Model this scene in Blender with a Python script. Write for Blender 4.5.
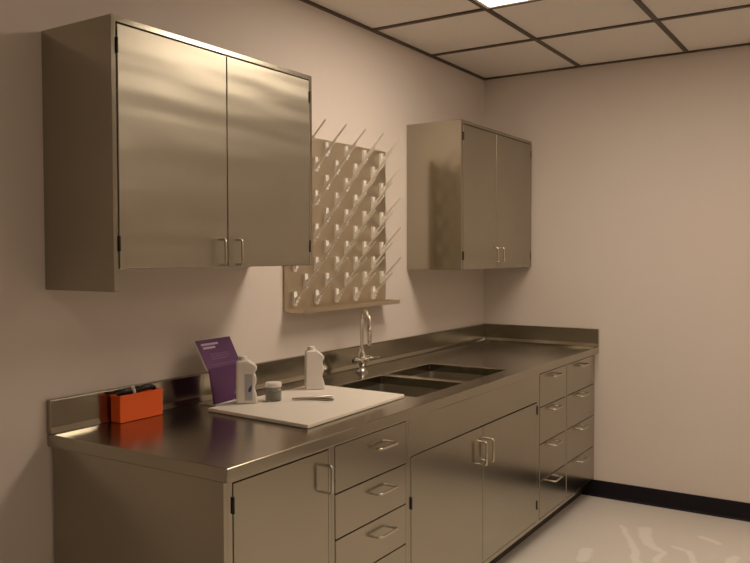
import bpy, bmesh, math, random
from mathutils import Vector, Matrix
S = bpy.context.scene
for o in list(bpy.data.objects):
    bpy.data.objects.remove(o)
random.seed(4)
COL = S.collection

# ------------------------------------------------------------------ camera
yaw, pit, rol, FPX = 0.5706, -0.0338, -0.0024, 790.67
F = Vector((math.cos(yaw)*math.cos(pit), math.sin(yaw)*math.cos(pit), math.sin(pit)))
R = Vector((math.sin(yaw), -math.cos(yaw), 0)); U = R.cross(F)
R2 = R*math.cos(rol)+U*math.sin(rol); U2 = -R*math.sin(rol)+U*math.cos(rol)
cam = bpy.data.objects.new('camera', bpy.data.cameras.new('camera'))
COL.objects.link(cam)
cam.matrix_world = Matrix(((R2.x, U2.x, -F.x, -1.5135), (R2.y, U2.y, -F.y, -2.1969), (R2.z, U2.z, -F.z, 1.4727), (0, 0, 0, 1)))
cam.data.sensor_width = 36; cam.data.lens = 36*FPX/750
S.camera = cam
# ------------------------------------------------------------------ world, exposure, lamp strengths
w = bpy.data.worlds.new('world'); S.world = w; w.use_nodes = True
w.node_tree.nodes['Background'].inputs[0].default_value = (0.02, 0.017, 0.013, 1)
w.node_tree.nodes['Background'].inputs[1].default_value = 1.0
S.view_settings.view_transform = 'Standard'; S.view_settings.look = 'None'
S.view_settings.gamma = 1; S.view_settings.use_curve_mapping = False
S.view_settings.exposure = 0.68
LAMP_COL = (1.0, 0.83, 0.66)
# troffer (x0, y1, emission): each 2x4 ft, long side across the room
LAMPS = [(1.2665, -0.632, 8.2), (1.2665, -3.104, 4.3), (-1.8235, -1.868, 1.8), (-1.8235, -3.722, 1.6)]  # first troffer is in view; the other three are unseen, added for brightness

# ------------------------------------------------------------------ helpers
class MB:
    def __init__(s): s.bm = bmesh.new()
    def box(s, x0, x1, y0, y1, z0, z1):
        v = [s.bm.verts.new(p) for p in ((x0,y0,z0),(x1,y0,z0),(x1,y1,z0),(x0,y1,z0),(x0,y0,z1),(x1,y0,z1),(x1,y1,z1),(x0,y1,z1))]
        for f in ((0,3,2,1),(4,5,6,7),(0,1,5,4),(1,2,6,5),(2,3,7,6),(3,0,4,7)):
            s.bm.faces.new([v[i] for i in f])
        return s
    def tube(s, pts, r, n=12, cap=True):
        pts = [Vector(p) for p in pts]
        rs = r if isinstance(r, (list, tuple)) else [r]*len(pts)
        rings = []; a = None
        for i, p in enumerate(pts):
            t = (pts[min(i+1, len(pts)-1)]-pts[max(i-1, 0)])
            if t.length < 1e-9: t = Vector((0,0,1))
            t.normalize()
            if a is None:
                a = t.orthogonal().normalized()
            a = (a-t*a.dot(t))
            if a.length < 1e-6: a = t.orthogonal()
            a.normalize(); b = t.cross(a)
            rings.append([s.bm.verts.new(p+(a*math.cos(2*math.pi*k/n)+b*math.sin(2*math.pi*k/n))*rs[i]) for k in range(n)])
        for i in range(len(rings)-1):
            for k in range(n):
                s.bm.faces.new((rings[i][k], rings[i][(k+1)%n], rings[i+1][(k+1)%n], rings[i+1][k]))
        if cap:
            s.bm.faces.new(rings[0][::-1]); s.bm.faces.new(rings[-1])
        return s
    def lathe(s, prof, c, n=32):
        return s.loft([[(c[0]+r*math.cos(2*math.pi*k/n), c[1]+r*math.sin(2*math.pi*k/n), c[2]+z) for k in range(n)] for r, z in prof])
    def loft(s, loops):
        rings = [[s.bm.verts.new(p) for p in l] for l in loops]; n = len(rings[0])
        for i in range(len(rings)-1):
            for k in range(n):
                s.bm.faces.new((rings[i][k], rings[i][(k+1)%n], rings[i+1][(k+1)%n], rings[i+1][k]))
        s.bm.faces.new(rings[0][::-1]); s.bm.faces.new(rings[-1])
        return s
    def prism(s, poly, axis, a, b):
        def P(q, t): return (t, q[0], q[1]) if axis == 0 else ((q[0], t, q[1]) if axis == 1 else (q[0], q[1], t))
        A = [s.bm.verts.new(P(q, a)) for q in poly]; B = [s.bm.verts.new(P(q, b)) for q in poly]; n = len(poly)
        for k in range(n): s.bm.faces.new((A[k], A[(k+1)%n], B[(k+1)%n], B[k]))
        s.bm.faces.new(A[::-1]); s.bm.faces.new(B)
        return s
    def xform(s, M): s.bm.transform(M); return s
    def build(s, name, mat, parent=None, smooth=False, bevel=0, seg=2):
        bm = s.bm
        off = Vector((0,0,0)); p = parent
        while p is not None: off += p.location; p = p.parent
        bmesh.ops.translate(bm, verts=bm.verts, vec=-off)
        bmesh.ops.recalc_face_normals(bm, faces=bm.faces)
        bm.normal_update()
        uv = bm.loops.layers.uv.new('UVMap')
        for f in bm.faces:
            n = f.normal; ax = max(range(3), key=lambda i: abs(n[i]))
            for l in f.loops:
                c = l.vert.co
                l[uv].uv = (c.y, c.z) if ax == 0 else ((c.x, c.z) if ax == 1 else (c.x, c.y))
            if smooth: f.smooth = True
        me = bpy.data.meshes.new(name); bm.to_mesh(me); bm.free()
        me.materials.append(mat)
        o = bpy.data.objects.new(name, me); COL.objects.link(o)
        if parent is not None: o.parent = parent
        if bevel:
            m = o.modifiers.new('bevel', 'BEVEL'); m.width = bevel; m.segments = seg; m.limit_method = 'ANGLE'; m.angle_limit = math.radians(50)
            m.harden_normals = False
        if smooth:
            m = o.modifiers.new('es', 'EDGE_SPLIT'); m.split_angle = math.radians(45)
        return o

def tag(o, label, cat, group=None):
    o['label'] = label; o['category'] = cat
    if group: o['group'] = group
    return o
def thing(name, label, cat, loc, group=None):
    o = bpy.data.objects.new(name, None); COL.objects.link(o); o.location = loc; o.empty_display_size = .1
    return tag(o, label, cat, group)
def struct(o): o['kind'] = 'structure'; return o

# ------------------------------------------------------------------ materials
def newmat(name):
    m = bpy.data.materials.new(name); m.use_nodes = True
    return m, m.node_tree, m.node_tree.nodes['Principled BSDF']
def plain(name, col, rough=.5, metal=0, **k):
    m, nt, b = newmat(name)
    b.inputs['Base Color'].default_value = (*col, 1); b.inputs['Roughness'].default_value = rough; b.inputs['Metallic'].default_value = metal
    for a, v in k.items(): b.inputs[a.replace('_', ' ')].default_value = v
    return m
def N(nt, t, **k):
    n = nt.nodes.new(t)
    for a, v in k.items(): setattr(n, a, v)
    return n
def steel(name, col=(.405,.375,.305), rough=.26, aniso=.6, rot=0.25, grain=(2, 2, 400), warp=.0, bump=.02):
    m, nt, b = newmat(name)
    b.inputs['Metallic'].default_value = 1
    tc = N(nt, 'ShaderNodeTexCoord'); mp = N(nt, 'ShaderNodeMapping'); mp.inputs['Scale'].default_value = grain
    nt.links.new(tc.outputs['Object'], mp.inputs[0])
    n1 = N(nt, 'ShaderNodeTexNoise'); n1.inputs['Scale'].default_value = 1; n1.inputs['Detail'].default_value = 3
    nt.links.new(mp.outputs[0], n1.inputs['Vector'])
    mr = N(nt, 'ShaderNodeMapRange'); mr.inputs['To Min'].default_value = rough-.025; mr.inputs['To Max'].default_value = rough+.025
    nt.links.new(n1.outputs['Fac'], mr.inputs['Value']); nt.links.new(mr.outputs[0], b.inputs['Roughness'])
    n2 = N(nt, 'ShaderNodeTexNoise'); n2.inputs['Scale'].default_value = 3.5; n2.inputs['Detail'].default_value = 2
    nt.links.new(tc.outputs['Object'], n2.inputs['Vector'])
    mx = N(nt, 'ShaderNodeMix', data_type='RGBA')
    mx.inputs['A'].default_value = (*[c*.93 for c in col], 1); mx.inputs['B'].default_value = (*[min(1, c*1.07) for c in col], 1)
    nt.links.new(n2.outputs['Fac'], mx.inputs['Factor']); nt.links.new(mx.outputs['Result'], b.inputs['Base Color'])
    tg = N(nt, 'ShaderNodeTangent', direction_type='UV_MAP'); tg.uv_map = 'UVMap'
    nt.links.new(tg.outputs[0], b.inputs['Tangent'])
    b.inputs['Anisotropic'].default_value = aniso; b.inputs['Anisotropic Rotation'].default_value = rot
    bp = N(nt, 'ShaderNodeBump'); bp.inputs['Strength'].default_value = bump; bp.inputs['Distance'].default_value = .001
    nt.links.new(n1.outputs['Fac'], bp.inputs['Height'])
    last = bp
    if warp:
        n3 = N(nt, 'ShaderNodeTexNoise'); n3.inputs['Scale'].default_value = 1.0; n3.inputs['Detail'].default_value = 1
        m3 = N(nt, 'ShaderNodeMapping'); m3.inputs['Scale'].default_value = (1.3, 1.3, 9); nt.links.new(tc.outputs['Object'], m3.inputs[0]); nt.links.new(m3.outputs[0], n3.inputs['Vector'])
        b2 = N(nt, 'ShaderNodeBump'); b2.inputs['Strength'].default_value = 1; b2.inputs['Distance'].default_value = warp
        nt.links.new(n3.outputs['Fac'], b2.inputs['Height']); nt.links.new(bp.outputs[0], b2.inputs['Normal'])
        last = b2
    nt.links.new(last.outputs[0], b.inputs['Normal'])
    return m
def mottled(name, c0, c1, scale, rough, bump=0, detail=4):
    m, nt, b = newmat(name)
    tc = N(nt, 'ShaderNodeTexCoord'); n = N(nt, 'ShaderNodeTexNoise'); n.inputs['Scale'].default_value = scale; n.inputs['Detail'].default_value = detail
    nt.links.new(tc.outputs['Object'], n.inputs['Vector'])
    mx = N(nt, 'ShaderNodeMix', data_type='RGBA'); mx.inputs['A'].default_value = (*c0, 1); mx.inputs['B'].default_value = (*c1, 1)
    nt.links.new(n.outputs['Fac'], mx.inputs['Factor']); nt.links.new(mx.outputs['Result'], b.inputs['Base Color'])
    b.inputs['Roughness'].default_value = rough
    if bump:
        bp = N(nt, 'ShaderNodeBump'); bp.inputs['Strength'].default_value = bump; bp.inputs['Distance'].default_value = .002
        nt.links.new(n.outputs['Fac'], bp.inputs['Height']); nt.links.new(bp.outputs[0], b.inputs['Normal'])
    return m

STEEL_F = steel('steel_bench_front', rough=.19, aniso=.55, bump=.006, rot=.25, grain=(3, 3, 500))
STEEL_D = steel('steel_wall_cabinet_door', rough=.37, aniso=.25, rot=0, grain=(120, 3, 2), warp=.007, bump=.0)
STEEL_S = steel('steel_side', rough=.18, aniso=.6, bump=.006, rot=.25, grain=(3, 3, 500))
STEEL_T = steel('steel_top', rough=.20, aniso=.3, rot=0, grain=(4, 400, 4), bump=.015)
STEEL_B = steel('steel_basin', rough=.42, aniso=.2)
STEEL_R = steel('steel_rack', col=(.60,.52,.40), rough=.42, aniso=.3, rot=0)
CHROME = plain('chrome', (.75,.72,.66), .12, 1)
HANDLE = plain('satin_handle', (.62,.57,.48), .25, 1)
DARK = plain('dark_hinge', (.03,.025,.02), .4)
WALLM = mottled('painted_wall', (.74,.665,.60), (.77,.69,.625), 6, .7, .03)
CEILM = mottled('ceiling_tile', (.80,.745,.69), (.88,.82,.76), 90, .9, .2)
GRIDM = plain('ceiling_tee', (.10,.07,.05), .5)
BASEM = plain('black_vinyl', (.008,.006,.011), .55, Specular_IOR_Level=.25)
KICKM = plain('dark_kick', (.03,.018,.012), .5)
PEGM = plain('white_peg', (.90,.87,.82), .35)
RODM = plain('clear_rod', (.80,.73,.63), .3)
BOARDM = mottled('white_board', (.84,.78,.70), (.88,.82,.74), 8, .45)
WHITEP = plain('white_plastic', (.82,.77,.72), .4)
ORANGE = plain('orange_plastic', (.95,.135,.012), .42)
PURPLE = plain('purple_card', (.115,.030,.135), .45)
LAVEN = plain('pale_print', (.42,.30,.44), .5)
BLUEL = plain('blue_label', (.03,.05,.22), .4)
GREYL = plain('grey_label', (.45,.46,.48), .5)
BLACKR = plain('black_rubber', (.012,.013,.02), .35)
GREYM = plain('grey_metal', (.42,.38,.33), .3, 1)
JARG = plain('jar_glass', (.80,.82,.76), .08, 0, Transmission_Weight=.85, IOR=1.4)
GELM = plain('jar_gel', (.20,.20,.15), .3)

def floor_material():
    m, nt, b = newmat('floor_vinyl')
    tc = N(nt, 'ShaderNodeTexCoord')
    n = N(nt, 'ShaderNodeTexNoise'); n.inputs['Scale'].default_value = 5; n.inputs['Detail'].default_value = 6
    nt.links.new(tc.outputs['Object'], n.inputs['Vector'])
    mx = N(nt, 'ShaderNodeMix', data_type='RGBA'); mx.inputs['A'].default_value = (.76,.715,.66,1); mx.inputs['B'].default_value = (.82,.77,.71,1)
    nt.links.new(n.outputs['Fac'], mx.inputs['Factor'])
    # paler streaks in the floor colour: warped strokes
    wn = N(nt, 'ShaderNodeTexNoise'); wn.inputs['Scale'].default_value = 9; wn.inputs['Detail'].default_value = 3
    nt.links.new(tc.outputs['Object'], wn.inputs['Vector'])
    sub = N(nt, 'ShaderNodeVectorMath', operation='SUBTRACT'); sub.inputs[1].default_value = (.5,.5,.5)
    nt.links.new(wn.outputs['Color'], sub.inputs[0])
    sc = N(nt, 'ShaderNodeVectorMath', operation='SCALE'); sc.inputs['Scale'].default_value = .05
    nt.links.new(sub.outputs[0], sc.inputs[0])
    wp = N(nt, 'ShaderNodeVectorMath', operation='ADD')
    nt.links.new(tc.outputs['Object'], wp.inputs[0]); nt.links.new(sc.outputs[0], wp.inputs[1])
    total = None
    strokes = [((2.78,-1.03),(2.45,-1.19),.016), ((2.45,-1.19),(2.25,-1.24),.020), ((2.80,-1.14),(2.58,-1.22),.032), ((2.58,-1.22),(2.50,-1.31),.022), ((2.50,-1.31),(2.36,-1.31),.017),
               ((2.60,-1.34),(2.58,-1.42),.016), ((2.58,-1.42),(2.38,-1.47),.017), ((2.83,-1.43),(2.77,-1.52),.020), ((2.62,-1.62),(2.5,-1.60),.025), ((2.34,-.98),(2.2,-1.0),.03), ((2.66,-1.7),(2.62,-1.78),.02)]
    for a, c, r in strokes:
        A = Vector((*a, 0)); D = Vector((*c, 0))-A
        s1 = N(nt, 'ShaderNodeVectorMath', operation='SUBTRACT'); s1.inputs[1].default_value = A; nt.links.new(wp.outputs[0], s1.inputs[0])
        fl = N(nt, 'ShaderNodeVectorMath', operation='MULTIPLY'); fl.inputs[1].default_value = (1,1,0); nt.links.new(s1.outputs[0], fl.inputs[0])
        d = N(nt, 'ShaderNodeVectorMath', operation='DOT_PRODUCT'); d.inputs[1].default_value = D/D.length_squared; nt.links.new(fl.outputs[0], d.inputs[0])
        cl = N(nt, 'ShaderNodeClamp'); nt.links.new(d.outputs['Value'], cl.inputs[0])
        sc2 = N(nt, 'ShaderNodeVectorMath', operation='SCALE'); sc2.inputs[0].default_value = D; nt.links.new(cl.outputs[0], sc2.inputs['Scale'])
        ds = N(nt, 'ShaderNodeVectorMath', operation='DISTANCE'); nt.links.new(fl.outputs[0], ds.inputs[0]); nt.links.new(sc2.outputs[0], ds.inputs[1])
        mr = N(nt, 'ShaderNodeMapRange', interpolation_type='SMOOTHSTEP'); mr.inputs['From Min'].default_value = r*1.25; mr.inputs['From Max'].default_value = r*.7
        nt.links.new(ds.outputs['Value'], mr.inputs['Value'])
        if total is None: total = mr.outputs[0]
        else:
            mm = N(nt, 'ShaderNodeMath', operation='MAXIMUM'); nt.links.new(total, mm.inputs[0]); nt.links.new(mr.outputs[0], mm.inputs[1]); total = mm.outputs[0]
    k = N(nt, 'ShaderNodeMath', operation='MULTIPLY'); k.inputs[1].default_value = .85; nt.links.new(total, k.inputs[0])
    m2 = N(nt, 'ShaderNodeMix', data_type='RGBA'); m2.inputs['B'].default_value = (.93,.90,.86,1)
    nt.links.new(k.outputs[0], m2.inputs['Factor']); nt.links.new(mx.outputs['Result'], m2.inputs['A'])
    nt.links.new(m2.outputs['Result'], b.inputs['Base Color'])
    b.inputs['Roughness'].default_value = .28
    return m
FLOORM = floor_material()

# ------------------------------------------------------------------ the room
L, H = 3.2285, 2.614
X0, Y0 = -3.9, -4.9
struct(MB().box(X0-.1, L+.1, Y0-.1, .1, -.1, 0).build('floor', FLOORM))
struct(MB().box(X0-.1, L+.1, Y0-.1, .1, H, H+.1).build('ceiling', CEILM))
struct(MB().box(X0-.1, L+.1, 0, .1, 0, H).build('wall_left', WALLM))
struct(MB().box(L, L+.1, Y0, 0, 0, H).build('wall_back', WALLM))
struct(MB().box(X0, L, Y0-.1, Y0, 0, H).build('wall_right', WALLM))
struct(MB().box(X0-.1, X0, Y0, 0, 0, H).build('wall_front', WALLM))
# suspended ceiling tees and wall angle
g = MB()
for k in range(-1, 11):
    x = L-.726-k*.618
    if k >= 0 and x > X0: g.box(x-.012, x+.012, Y0, 0, H-.008, H)
for k in range(0, 8):
    y = -.632-k*.618
    if y > Y0: g.box(X0, L, y-.012, y+.012, H-.007, H)
g.box(X0, L, -.014, 0, H-.012, H); g.box(L-.012, L, Y0, 0, H-.010, H)
struct(g.build('trim_1', GRIDM))
struct(MB().prism([(L,.0),(L-.016,.0),(L-.010,.012),(L-.008,.098),(L-.004,.100),(L,.100)], 1, Y0, -.665).build('baseboard_back', BASEM))
struct(MB().box(X0, L-.02, Y0, Y0+.01, 0, .1).build('baseboard_right', BASEM))
struct(MB().box(X0, 0.0, -.01, 0, 0, .1).build('baseboard_left', BASEM))
struct(MB().box(X0, X0+.01, Y0+.01, -.01, 0, .1).build('baseboard_front', BASEM))

lampn = 0
for x, y, e in LAMPS:
    lampn += 1
    em, nt, b = newmat('diffuser_%d' % lampn)
    b.inputs['Base Color'].default_value = (.9,.88,.82,1)
    b.inputs['Emission Color'].default_value = (*LAMP_COL, 1); b.inputs['Emission Strength'].default_value = e
    lab = ['bright recessed ceiling light panel at the top edge of the photo', 'unseen ceiling light panel added further into the room to brighten the bench side',
           'dimmer unseen ceiling light panel added behind the viewer as fill, towards the bench wall', 'dimmer unseen ceiling light panel added behind the viewer as fill, far from the bench'][lampn-1]
    t = thing('ceiling_light', lab, 'light', (x+.309, y-.618, H))
    MB().box(x+.03, x+.588, y-1.206, y-.03, H-.006, H-.0005).build('diffuser', em, t)
    f = MB()
    f.box(x+.012, x+.03, y-1.224, y-.012, H-.009, H-.0005).box(x+.588, x+.606, y-1.224, y-.012, H-.009, H-.0005)
    f.box(x+.03, x+.588, y-.03, y-.012, H-.009, H-.0005).box(x+.03, x+.588, y-1.224, y-1.206, H-.009, H-.0005)
    f.build('frame', plain('lamp_frame', (.8,.76,.7), .4), t)

# ------------------------------------------------------------------ base cabinets
YF, YC = -.739, -.737           # door face, carcass face
ZT, ZB = .8735, .095
def carcass(t, x0, x1, stl, str_, rails=()):
    m = MB()
    m.box(x0, x0+.015, YC, -.012, ZB, ZT).box(x1-.015, x1, YC, -.012, ZB, ZT)
    m.box(x0+.015, x1-.015, YC+.02, -.012, ZB, ZB+.018).box(x0+.015, x1-.015, -.024, -.012, ZB+.018, ZT)
    if stl > .015: m.box(x0+.015, x0+stl, YC, YC+.022, ZB, ZT)
    if str_ > .015: m.box(x1-str_, x1-.015, YC, YC+.022, ZB, ZT)
    for a, c in rails: m.box(x0+stl, x1-str_, YC, YC+.022, a, c)
    o = m.build('carcass', STEEL_S, t, bevel=.0015)
    MB().box(x0+.004 if x0 > .1 else x0, x1-.004, -.665, -.05, 0, ZB-.001).build('toe_kick', KICKM, t)
    return o
def front(t, name, x0, x1, z0, z1, mat=None):
    return MB().box(x0, x1, YF, YF+.019, z0, z1).build(name, mat or STEEL_F, t, bevel=.002)
def hpull(par, xc, z, w=.10, y=YF, out=.032):
    r = .0048; a = w/2
    p = [(xc-a, y, z), (xc-a, y-out+.008, z), (xc-a+.003, y-out+.002, z), (xc-a+.009, y-out, z), (xc+a-.009, y-out, z), (xc+a-.003, y-out+.002, z), (xc+a, y-out+.008, z), (xc+a, y, z)]
    return MB().tube(p, r, 10).build('handle', HANDLE, par, smooth=True)
def vpull(par, x, zc, w=.10, y=YF, out=.033, r=.0048):
    a = w/2
    p = [(x, y, zc-a), (x, y-out+.008, zc-a), (x, y-out+.002, zc-a+.003), (x, y-out, zc-a+.009), (x, y-out, zc+a-.009), (x, y-out+.002, zc+a-.003), (x, y-out+.008, zc+a), (x, y, zc+a)]
    return MB().tube(p, r, 10).build('handle', HANDLE, par, smooth=True)
def hinge(par, x, zc, y=YF, h=.045):
    m = MB().tube([(x, y-.001, zc-h/2), (x, y-.001, zc+h/2)], .0035, 10)
    return m.build('hinge', DARK, par, smooth=True)
BG = 'stainless steel base cabinets under the worktop'

t = thing('door_cabinet', 'single door steel base cabinet at the near left end of the bench', 'cabinet', (.26, -.38, 0), BG)
carcass(t, .015, .503, .034, .016, [(.862, ZT), (ZB, .115)])
d = front(t, 'door', .052, .484, .118, .859)
vpull(d, .458, .775, .085); hinge(d, .050, .80); hinge(d, .050, .19)

t = thing('drawer_cabinet', 'steel base cabinet with one stack of wide drawers below the white board', 'cabinet', (.745, -.38, 0), BG)
carcass(t, .5035, .9855, .016, .018, [(.864, ZT), (ZB, .115)])
for z0, z1 in ((.710, .862), (.561, .706), (.413, .557), (.118, .409)):
    d = front(t, 'drawer', .5225, .9645, z0, z1)
    hpull(d, .80, z1-.052, .115)

t = thing('sink_cabinet', 'wide steel double door sink cabinet with a blank apron above its doors', 'cabinet', (1.64, -.38, 0), BG)
carcass(t, .986, 2.2905, .017, .016, [(ZB, .115)])
front(t, 'apron', .987, 2.2895, .727, ZT)
d = front(t, 'door', 1.006, 1.628, .118, .722); vpull(d, 1.596, .612); hinge(d, 1.0035, .55); hinge(d, 1.0035, .19)
d = front(t, 'door', 1.632, 2.271, .118, .722); vpull(d, 1.668, .612); hinge(d, 2.2735, .685); hinge(d, 2.2735, .20)

for x0, x1, lab in ((2.291, 2.7165, 'narrow steel four-drawer cabinet beside the sink cabinet doors'), (2.717, 3.2265, 'narrow steel four-drawer cabinet in the far corner against the back wall')):
    t = thing('drawer_cabinet', lab, 'cabinet', ((x0+x1)/2, -.38, 0), BG)
    carcass(t, x0, x1, .020 if x0 < 2.5 else .016, .016 if x0 < 2.5 else .022, [(.864, ZT), (ZB, .113)])
    xa, xb = x0+(.023 if x0 < 2.5 else .005), x1-(.004 if x0 < 2.5 else .025)
    for z0, z1 in ((.692, .862), (.502, .688), (.312, .498), (.116, .308)):
        d = front(t, 'drawer', xa, xb, z0, z1)
        hpull(d, (xa+xb)/2, z1-.027, .11)

# ------------------------------------------------------------------ worktop with two sinks and backsplash
B1 = (1.17, 1.585, -.665, -.24); B2 = (1.635, 2.055, -.668, -.245)
t = thing('worktop', 'long stainless steel worktop with two sinks and an upstand along both walls', 'worktop', (1.6, -.38, .874))
bm = bmesh.new()
xs = [-.0, B1[0], B1[1], B2[0], B2[1], L-.0015]; ys = [-.764, B1[2], B1[3], -.0015]
V = {(i, j): bm.verts.new((x, y, .914)) for i, x in enumerate(xs) for j, y in enumerate(ys)}
for i in range(5):
    for j in range(3):
        if j == 1 and i in (1, 3): continue
        bm.faces.new((V[i,j], V[i+1,j], V[i+1,j+1], V[i,j+1]))
r = bmesh.ops.extrude_face_region(bm, geom=bm.faces[:])
bmesh.ops.translate(bm, verts=[e for e in r['geom'] if isinstance(e, bmesh.types.BMVert)], vec=(0, 0, -.0395))
mb = MB(); mb.bm.free(); mb.bm = bm
mb.build('slab', STEEL_T, t, bevel=.004, seg=3)
m = MB()
m.prism([(-.0015, .915), (-.0015, 1.022), (-.020, 1.022), (-.023, 1.018), (-.023, .935), (-.028, .915)], 0, 0, L-.0015)
m.build('back_upstand', STEEL_S, t, bevel=.0015)
m = MB()
m.prism([(L-.0015, .915), (L-.0015, 1.022), (L-.020, 1.022), (L-.023, 1.018), (L-.023, .935), (L-.028, .915)], 1, -.764, -.0235)
m.build('side_upstand', STEEL_S, t, bevel=.0015)
for x0, x1, y0, y1 in (B1, B2):
    zb = .66; e = .0035
    m = MB()
    def loop(ins, rad, z):
        l = []
        for cxx, cyy, a0 in ((x1, y1, 0), (x0, y1, 90), (x0, y0, 180), (x1, y0, 270)):
            sx = 1 if cxx == x1 else -1; sy = 1 if cyy == y1 else -1
            for k in range(7):
                a = math.radians(a0+15*k)
                l.append((cxx-sx*(ins+rad)+rad*math.cos(a), cyy-sy*(ins+rad)+rad*math.sin(a), z))
        return l
    m.loft([loop(-e, .028, .8740), loop(-e, .028, zb), loop(0, .024, zb+e)][:2]+[])
    bmesh.ops.delete(m.bm, geom=[f for f in m.bm.faces if len(f.verts) > 4 and f.calc_center_median().z > .8], context='FACES_ONLY')
    top = [v for v in m.bm.verts if v.co.z > .8]
    rings = [top]+[[m.bm.verts.new(p) for p in loop(*q)] for q in ((0, .024, .8740), (0, .024, zb+.018), (.004, .022, zb+.008), (.014, .016, zb+e))]
    n = len(top)
    for a in range(4):
        for k in range(n):
            m.bm.faces.new((rings[a][k], rings[a][(k+1) % n], rings[a+1][(k+1) % n], rings[a+1][k]))
    m.bm.faces.new(rings[-1])
    s = m.build('sink_basin', STEEL_B, t, smooth=True)
    MB().lathe([(.0, 0), (.045, 0), (.045, .003), (.036, .004), (.034, .0015), (0, .0015)], ((x0+x1)/2, (y0+y1)/2, zb+e), 24).build('drain', CHROME, s, smooth=True)

# ------------------------------------------------------------------ wall cabinets
def wall_cabinet(x0, x1, z0, z1, depth, split, lab, hz, left_end=0, hs=(-.043, .038)):
    t = thing('wall_cabinet', lab, 'cabinet', ((x0+x1)/2, 0, z0), 'stainless steel wall cabinets')
    yf = -depth; e = .018
    m = MB()
    m.box(x0, x0+e, yf, -.001, z0-left_end, z1).box(x1-e, x1, yf, -.001, z0, z1)
    m.box(x0+e, x1-e, yf, -.001, z1-e, z1).box(x0+e, x1-e, yf+.003, -.001, z0, z0+e).box(x0+e, x1-e, -.012, -.001, z0+e, z1-e)
    m.box(split-.010, split+.010, yf+.006, yf+.026, z0+e, z1-e)
    m.build('carcass', STEEL_S, t, bevel=.0015)
    for k, (a, b) in enumerate(((x0+e+.003, split-.002), (split+.002, x1-e-.003))):
        d = MB().box(a, b, yf-.002, yf+.017, z0+.001, z1-e-.004).build('door', STEEL_D, t, bevel=.002)
        vpull(d, split+hs[k], hz, .085, yf-.002, .030, .0045)
        hx = a-.001 if k == 0 else b+.001
        hinge(d, hx, z1-.085, yf-.002); hinge(d, hx, z0+.075, yf-.002)
    return t
wall_cabinet(.004, .953, 1.432, 2.165, .325, .478, 'large stainless steel wall cabinet above the left end of the bench', 1.483, .066)
wall_cabinet(2.231, 3.215, 1.392, 2.180, .333, 2.675, 'narrow-looking far stainless steel wall cabinet near the back corner', 1.47)

# ------------------------------------------------------------------ drying rack
t = thing('drying_rack', 'steel pegboard drying rack with white pegs on the wall above the sinks', 'drying rack', (1.55, 0, 1.2))
MB().box(1.170, 1.972, -.027, -.0015, 1.225, 2.003).build('back_panel', STEEL_R, t, bevel=.002)
m = MB()
m.prism([(-.0275, 1.222), (-.112, 1.222), (-.112, 1.243), (-.109, 1.243), (-.109, 1.226), (-.0305, 1.226), (-.0305, 1.240), (-.0275, 1.240)], 0, 1.170, 1.972)
m.box(1.170, 1.173, -.109, -.0305, 1.226, 1.240).box(1.969, 1.972, -.109, -.0305, 1.226, 1.240)
m.build('drip_trough', STEEL_R, t)
def peg_mesh():
    m = MB()
    m.box(-.0105, .0105, -.012, 0, -.034, .030)
    m.box(-.008, .008, -.022, -.012, -.020, .004)
    m.tube([(0, -.010, -.008), (0, -.030, .008)], [.010, .008], 10)
    return m
ro = Vector((1.55, 0, 1.2))
peg0 = peg_mesh().xform(Matrix.Translation(ro)).build('peg', PEGM, t, smooth=True)
rod0 = MB().tube([(0, -.026, .006), (0, -.118, .098), (0, -.122, .102)], [.0058, .0042, .003], 10).xform(Matrix.Translation(ro)).build('rod', RODM, peg0, smooth=True)
for rr in range(10):
    z = 1.960-rr*.0752
    for c in range(5):
        x = (1.285 if rr % 2 == 0 else 1.205)+c*.159
        if rr == 0 and c == 0: p = peg0
        else:
            p = peg0.copy(); COL.objects.link(p); p.parent = t
            q = rod0.copy(); COL.objects.link(q); q.parent = p
        p.location = Vector((x, -.0272, z))-ro

# ------------------------------------------------------------------ faucet
fx, fy, fz = 1.597, -.125, .9145
t = thing('faucet', 'chrome gooseneck mixer faucet with two handles standing between the sinks', 'faucet', (fx, fy, fz))
MB().lathe([(.030, 0), (.030, .006), (.020, .012), (.015, .020), (.015, .030), (.022, .040), (.025, .055), (.025, .068), (.020, .082), (.014, .095), (.011, .105), (.011, .12)], (fx, fy, fz), 28).build('body', CHROME, t, smooth=True)
dirv = Vector((-F.x, -F.y, 0)).normalized()*.97+R*.25
dirv.normalize()
top = fz+.255
pts = [(fx, fy, fz+.10), (fx, fy, top)]
rad = .075
cx = Vector((fx, fy, top))+dirv*rad
for k in range(1, 13):
    a = math.pi-math.pi*k/12
    pts.append(tuple(cx+dirv*(rad*math.cos(a))+Vector((0, 0, rad*.55*math.sin(a)))))
end = Vector(pts[-1])
pts.append(tuple(end-Vector((0, 0, .03))))
MB().tube(pts, .0085, 14).build('spout', CHROME, t, smooth=True)
MB().lathe([(.008, 0), (.010, -.004), (.012, -.02), (.014, -.03), (.011, -.036), (.013, -.044), (.010, -.052), (.012, -.060), (.009, -.068), (.010, -.078), (.006, -.10)][::-1], tuple(end-Vector((0, 0, .022))), 18).build('serrated_nozzle', CHROME, t, smooth=True)
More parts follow.
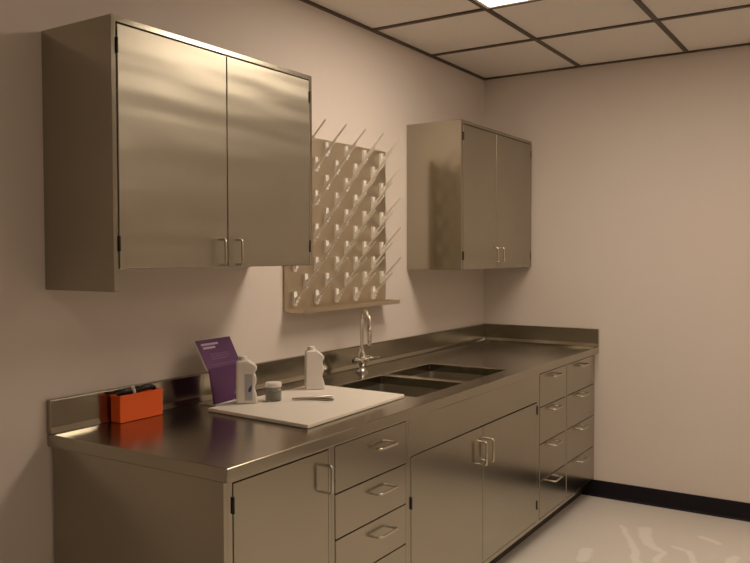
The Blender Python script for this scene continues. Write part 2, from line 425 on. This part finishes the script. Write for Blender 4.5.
for s in (-1, 1):
    h = MB().tube([(fx+s*.015, fy, fz+.06), (fx+s*.040, fy, fz+.06), (fx+s*.042, fy, fz+.06), (fx+s*.058, fy, fz+.06)], [.010, .010, .015, .015], 16).build('valve', CHROME, t, smooth=True)
    l = MB()
    l.tube([(fx+s*.054, fy, fz+.06), (fx+s*.066, fy-.004, fz+.062), (fx+s*.074, fy-.035, fz+.064), (fx+s*.078, fy-.055, fz+.067)], [.011, .010, .006, .007], 12)
    lv = l.build('lever', CHROME, t, smooth=True)
    MB().tube([(fx+s*.0665, fy-.002, fz+.062), (fx+s*.076, fy-.004, fz+.063)], [.010, .009], 14).build('index_cap', BLACKR if s < 0 else CHROME, lv, smooth=True)

# ------------------------------------------------------------------ white board
ct = .9145
def rot_box(name, mat, corners, z0, z1, parent=None, bevel=.003):
    m = MB(); m.prism(corners, 2, z0, z1); return m.build(name, mat, parent, bevel=bevel)
o = rot_box('cutting_board', BOARDM, [(.525, -.178), (.488, -.654), (1.134, -.634), (1.150, -.175)], ct+.0005, .928)
tag(o, 'large white board lying flat on the steel worktop', 'board')
zb = .9285

# ------------------------------------------------------------------ bottles
def bottle(cx, cy, rz, lab, label_patch):
    t = thing('bottle', lab, 'bottle', (cx, cy, zb), 'white bottles on the board')
    M = Matrix.Translation((cx, cy, zb)) @ Matrix.Rotation(rz, 4, 'Z')
    poly = [(-.039,0),(-.039,.150),(-.034,.158),(.006,.158),(.030,.142),(.037,.132),(.036,.124),(.030,.116),(.029,.108),(.033,.098),(.035,.088),(.034,.074),(.029,.062),(.029,.050),(.034,.034),(.038,.018),(.038,0)]
    MB().prism(poly, 1, -.026, .026).xform(M).build('body', WHITEP, t, bevel=.006, seg=3)
    c = MB().lathe([(.0155, 0), (.0155, .010), (.014, .014), (.008, .015)], (-.014, 0, .1585), 24)
    c.xform(M).build('cap', WHITEP, t, smooth=True)
    if label_patch:
        m = MB(); m.box(-.008, .020, -.0272, -.0262, .012, .110); m.xform(M).build('label', GREYL, t)
        m = MB(); m.prism([(.004, .046), (.012, .042), (.017, .056), (.018, .070), (.012, .064), (.006, .056)], 1, -.0282, -.0273); m.xform(M).build('logo', BLUEL, t)
    return t
bottle(.672, -.232, -.84, 'white squeeze bottle with a small blue mark beside the purple stand', True)
bottle(1.046, -.262, -.80, 'plain white squeeze bottle at the back right corner of the white board', False)

# jar
jx, jy = .756, -.288
t = thing('jar', 'small squat clear jar with a white lid on the white board', 'jar', (jx, jy, zb))
j = MB().lathe([(.0, 0), (.027, 0), (.030, .003), (.030, .040), (.027, .045), (.027, .052), (.025, .052), (.025, .046), (.0275, .040), (.0275, .005), (0, .005)], (jx, jy, zb), 32).build('glass_body', JARG, t, smooth=True)
MB().lathe([(0, .0055), (.0272, .0055), (.0272, .036), (0, .036)], (jx, jy, zb), 28).build('contents', GELM, t, smooth=True)
MB().lathe([(.0, .0525), (.029, .0525), (.0305, .054), (.0305, .066), (.029, .069), (0, .070)], (jx, jy, zb), 32).build('lid', WHITEP, t, smooth=True)

# forceps
t = thing('forceps', 'thin grey metal forceps lying open on the white board', 'forceps', (.85, -.40, zb))
a = Vector((.795, -.345, zb+.0065)); b = Vector((.893, -.462, zb+.0065)); dv = (b-a).normalized(); nv = Vector((-dv.y, dv.x, 0))
for s in (-1, 1):
    ln = (b-a).length
    m = MB(); m.tube([a+dv*(ln*q)+nv*(s*o_)for q, o_ in ((0, .003), (.3, .005), (.5, .006), (.7, .016), (.88, .030), (1.0, .038))], [.003, .004, .005, .006, .006, .004], 10)
    m.build('arm', GREYM, t, smooth=True)
m = MB(); m.tube([a+dv*.068-nv*.0078, a+dv*.068+nv*.0078], .0045, 12).build('pivot', GREYM, t, smooth=True)

# ------------------------------------------------------------------ orange bin and its contents
t = thing('storage_bin', 'bright orange open plastic bin against the upstand', 'bin', (.315, -.055, ct))
z0, z1 = ct+.0005, ct+.092
bx0, bx1, by0, by1 = .222, .406, -.078, -.031
m = MB(); wth = .003
m.box(bx0, bx1, by0, by0+wth, z0, z1).box(bx0, bx1, by1-wth, by1, z0, z1).box(bx0, bx0+wth, by0+wth, by1-wth, z0, z1).box(bx1-wth, bx1, by0+wth, by1-wth, z0, z1)
m.box(bx0+wth, bx1-wth, by0+wth, by1-wth, z0, z0+wth)
m.build('tub', ORANGE, t, bevel=.0015)
m = MB(); m.box(bx0-.002, bx1+.002, by0-.0025, by0-.0002, z1-.008, z1).box(bx0-.0025, bx0-.0002, by0-.0025, by1, z1-.008, z1).build('rim', ORANGE, t)
zi = z0+wth+.006
def grip(x0, x1, arch, lab):
    pts = [(x0+.012, -.055, zi), (x0+.008, -.055, z1-.01)]
    for k in range(9):
        q = k/8
        pts.append((x0+(x1-x0)*q, -.055-.006*math.sin(q*3.1), z1-.001+arch*math.sin(.5+q*2.2)))
    pts += [(x1+.002, -.055, z1-.012)]
    rs = [.004, .0055]+[.0075+.0025*math.sin(q/8*3.14) for q in range(9)]+[.005]
    t = thing('hand_tool', lab, 'tool', ((x0+x1)/2, -.055, zi-.004), 'dark tools in the orange bin')
    MB().tube(pts, rs, 12).build('grip', BLACKR, t, smooth=True)
    MB().tube([(x0+.012, -.055, zi-.0035), (x0+.012, -.055, zi+.001)], .004, 10).build('tip', GREYM, t, smooth=True)
grip(.232, .288, .010, 'short dark curved grip poking out of the left half of the orange bin')
grip(.316, .388, .013, 'longer dark curved grip lying along the right half of the orange bin')
m = MB(); m.tube([(.302, -.054, z0+wth+.006), (.301, -.054, z1+.002), (.296, -.052, z1+.020)], [.006, .007, .006], 12)
o = m.build('marker', WHITEP, None, smooth=True); tag(o, 'white marker standing between the dark grips in the orange bin', 'marker')

# ------------------------------------------------------------------ purple leaflet stand
bxc = Vector((.675, -.122, ct)); rz = math.radians(5)
t = thing('leaflet_stand', 'purple folded card display stand against the wall behind the white board', 'display stand', tuple(bxc))
M = Matrix.Translation(bxc) @ Matrix.Rotation(rz, 4, 'Z') @ Matrix.Diagonal((1.10, 1.0, 1.05, 1))
th = .006
def slab4(p, nrm, th):   # quad extruded
    m = MB(); n = Vector(nrm).normalized()*th
    a = [m.bm.verts.new(Vector(q)) for q in p]; b = [m.bm.verts.new(Vector(q)+n) for q in p]
    for k in range(4): m.bm.faces.new((a[k], a[(k+1)%4], b[(k+1)%4], b[k]))
    m.bm.faces.new(a[::-1]); m.bm.faces.new(b); return m
zm = .137; hw = .068
lp = [(-.058, 0, .006), (.047, 0, .006), (.062, -.004, zm), (-.088, -.004, zm)]
slab4(lp, (0, 1, 0), th).xform(M).build('lower_panel', PURPLE, t)
up = [(-.095, -.004, zm-.004), (.083, -.004, zm-.004), (.086, .053, zm+.094), (-.097, .053, zm+.094)]
nu = Vector((0, .098, -.057)); nu.normalize()
u = slab4(up, nu, .0012).xform(M).build('upper_panel', PURPLE, t)
upw = [(p[0]*1.02, p[1], p[2]) for p in up]
slab4([Vector(p)+nu*.0014 for p in upw], nu, .006).xform(M).build('white_backing', WHITEP, t)
def strip(x0, x1, v0, v1):
    def P(x, v): return Vector((x, -.004+.057*v, zm-.004+.098*v))-nu*.0009
    return slab4([P(x0, v0), P(x1, v0), P(x1, v1), P(x0, v1)], nu, .0008)
for x0, x1, v0, v1 in ((-.078, .010, .80, .87), (-.075, -.012, .68, .75)):
    strip(x0, x1, v0, v1).xform(M).build('heading', plain('pale_print_bold', (.62,.5,.62), .5), u)
for x0, x1, v0, v1 in ((-.056, .040, .46, .50), (-.056, .046, .38, .42), (-.056, .030, .30, .34), (-.075, .060, .12, .145)):
    strip(x0, x1, v0, v1).xform(M).build('print_line', plain('faint_print', (.20,.10,.22), .5), u)
m = MB(); m.prism([(-.060, -.008), (.055, -.008), (.055, .075), (-.060, .075)], 2, .0008, .0055); m.xform(M).build('base', WHITEP, t, bevel=.001)
m = MB(); m.prism([(.0065, .006), (.010, .006), (.050, zm+.05), (.046, zm+.05)], 0, .052, .055); m.xform(M).build('side_strut', WHITEP, t)
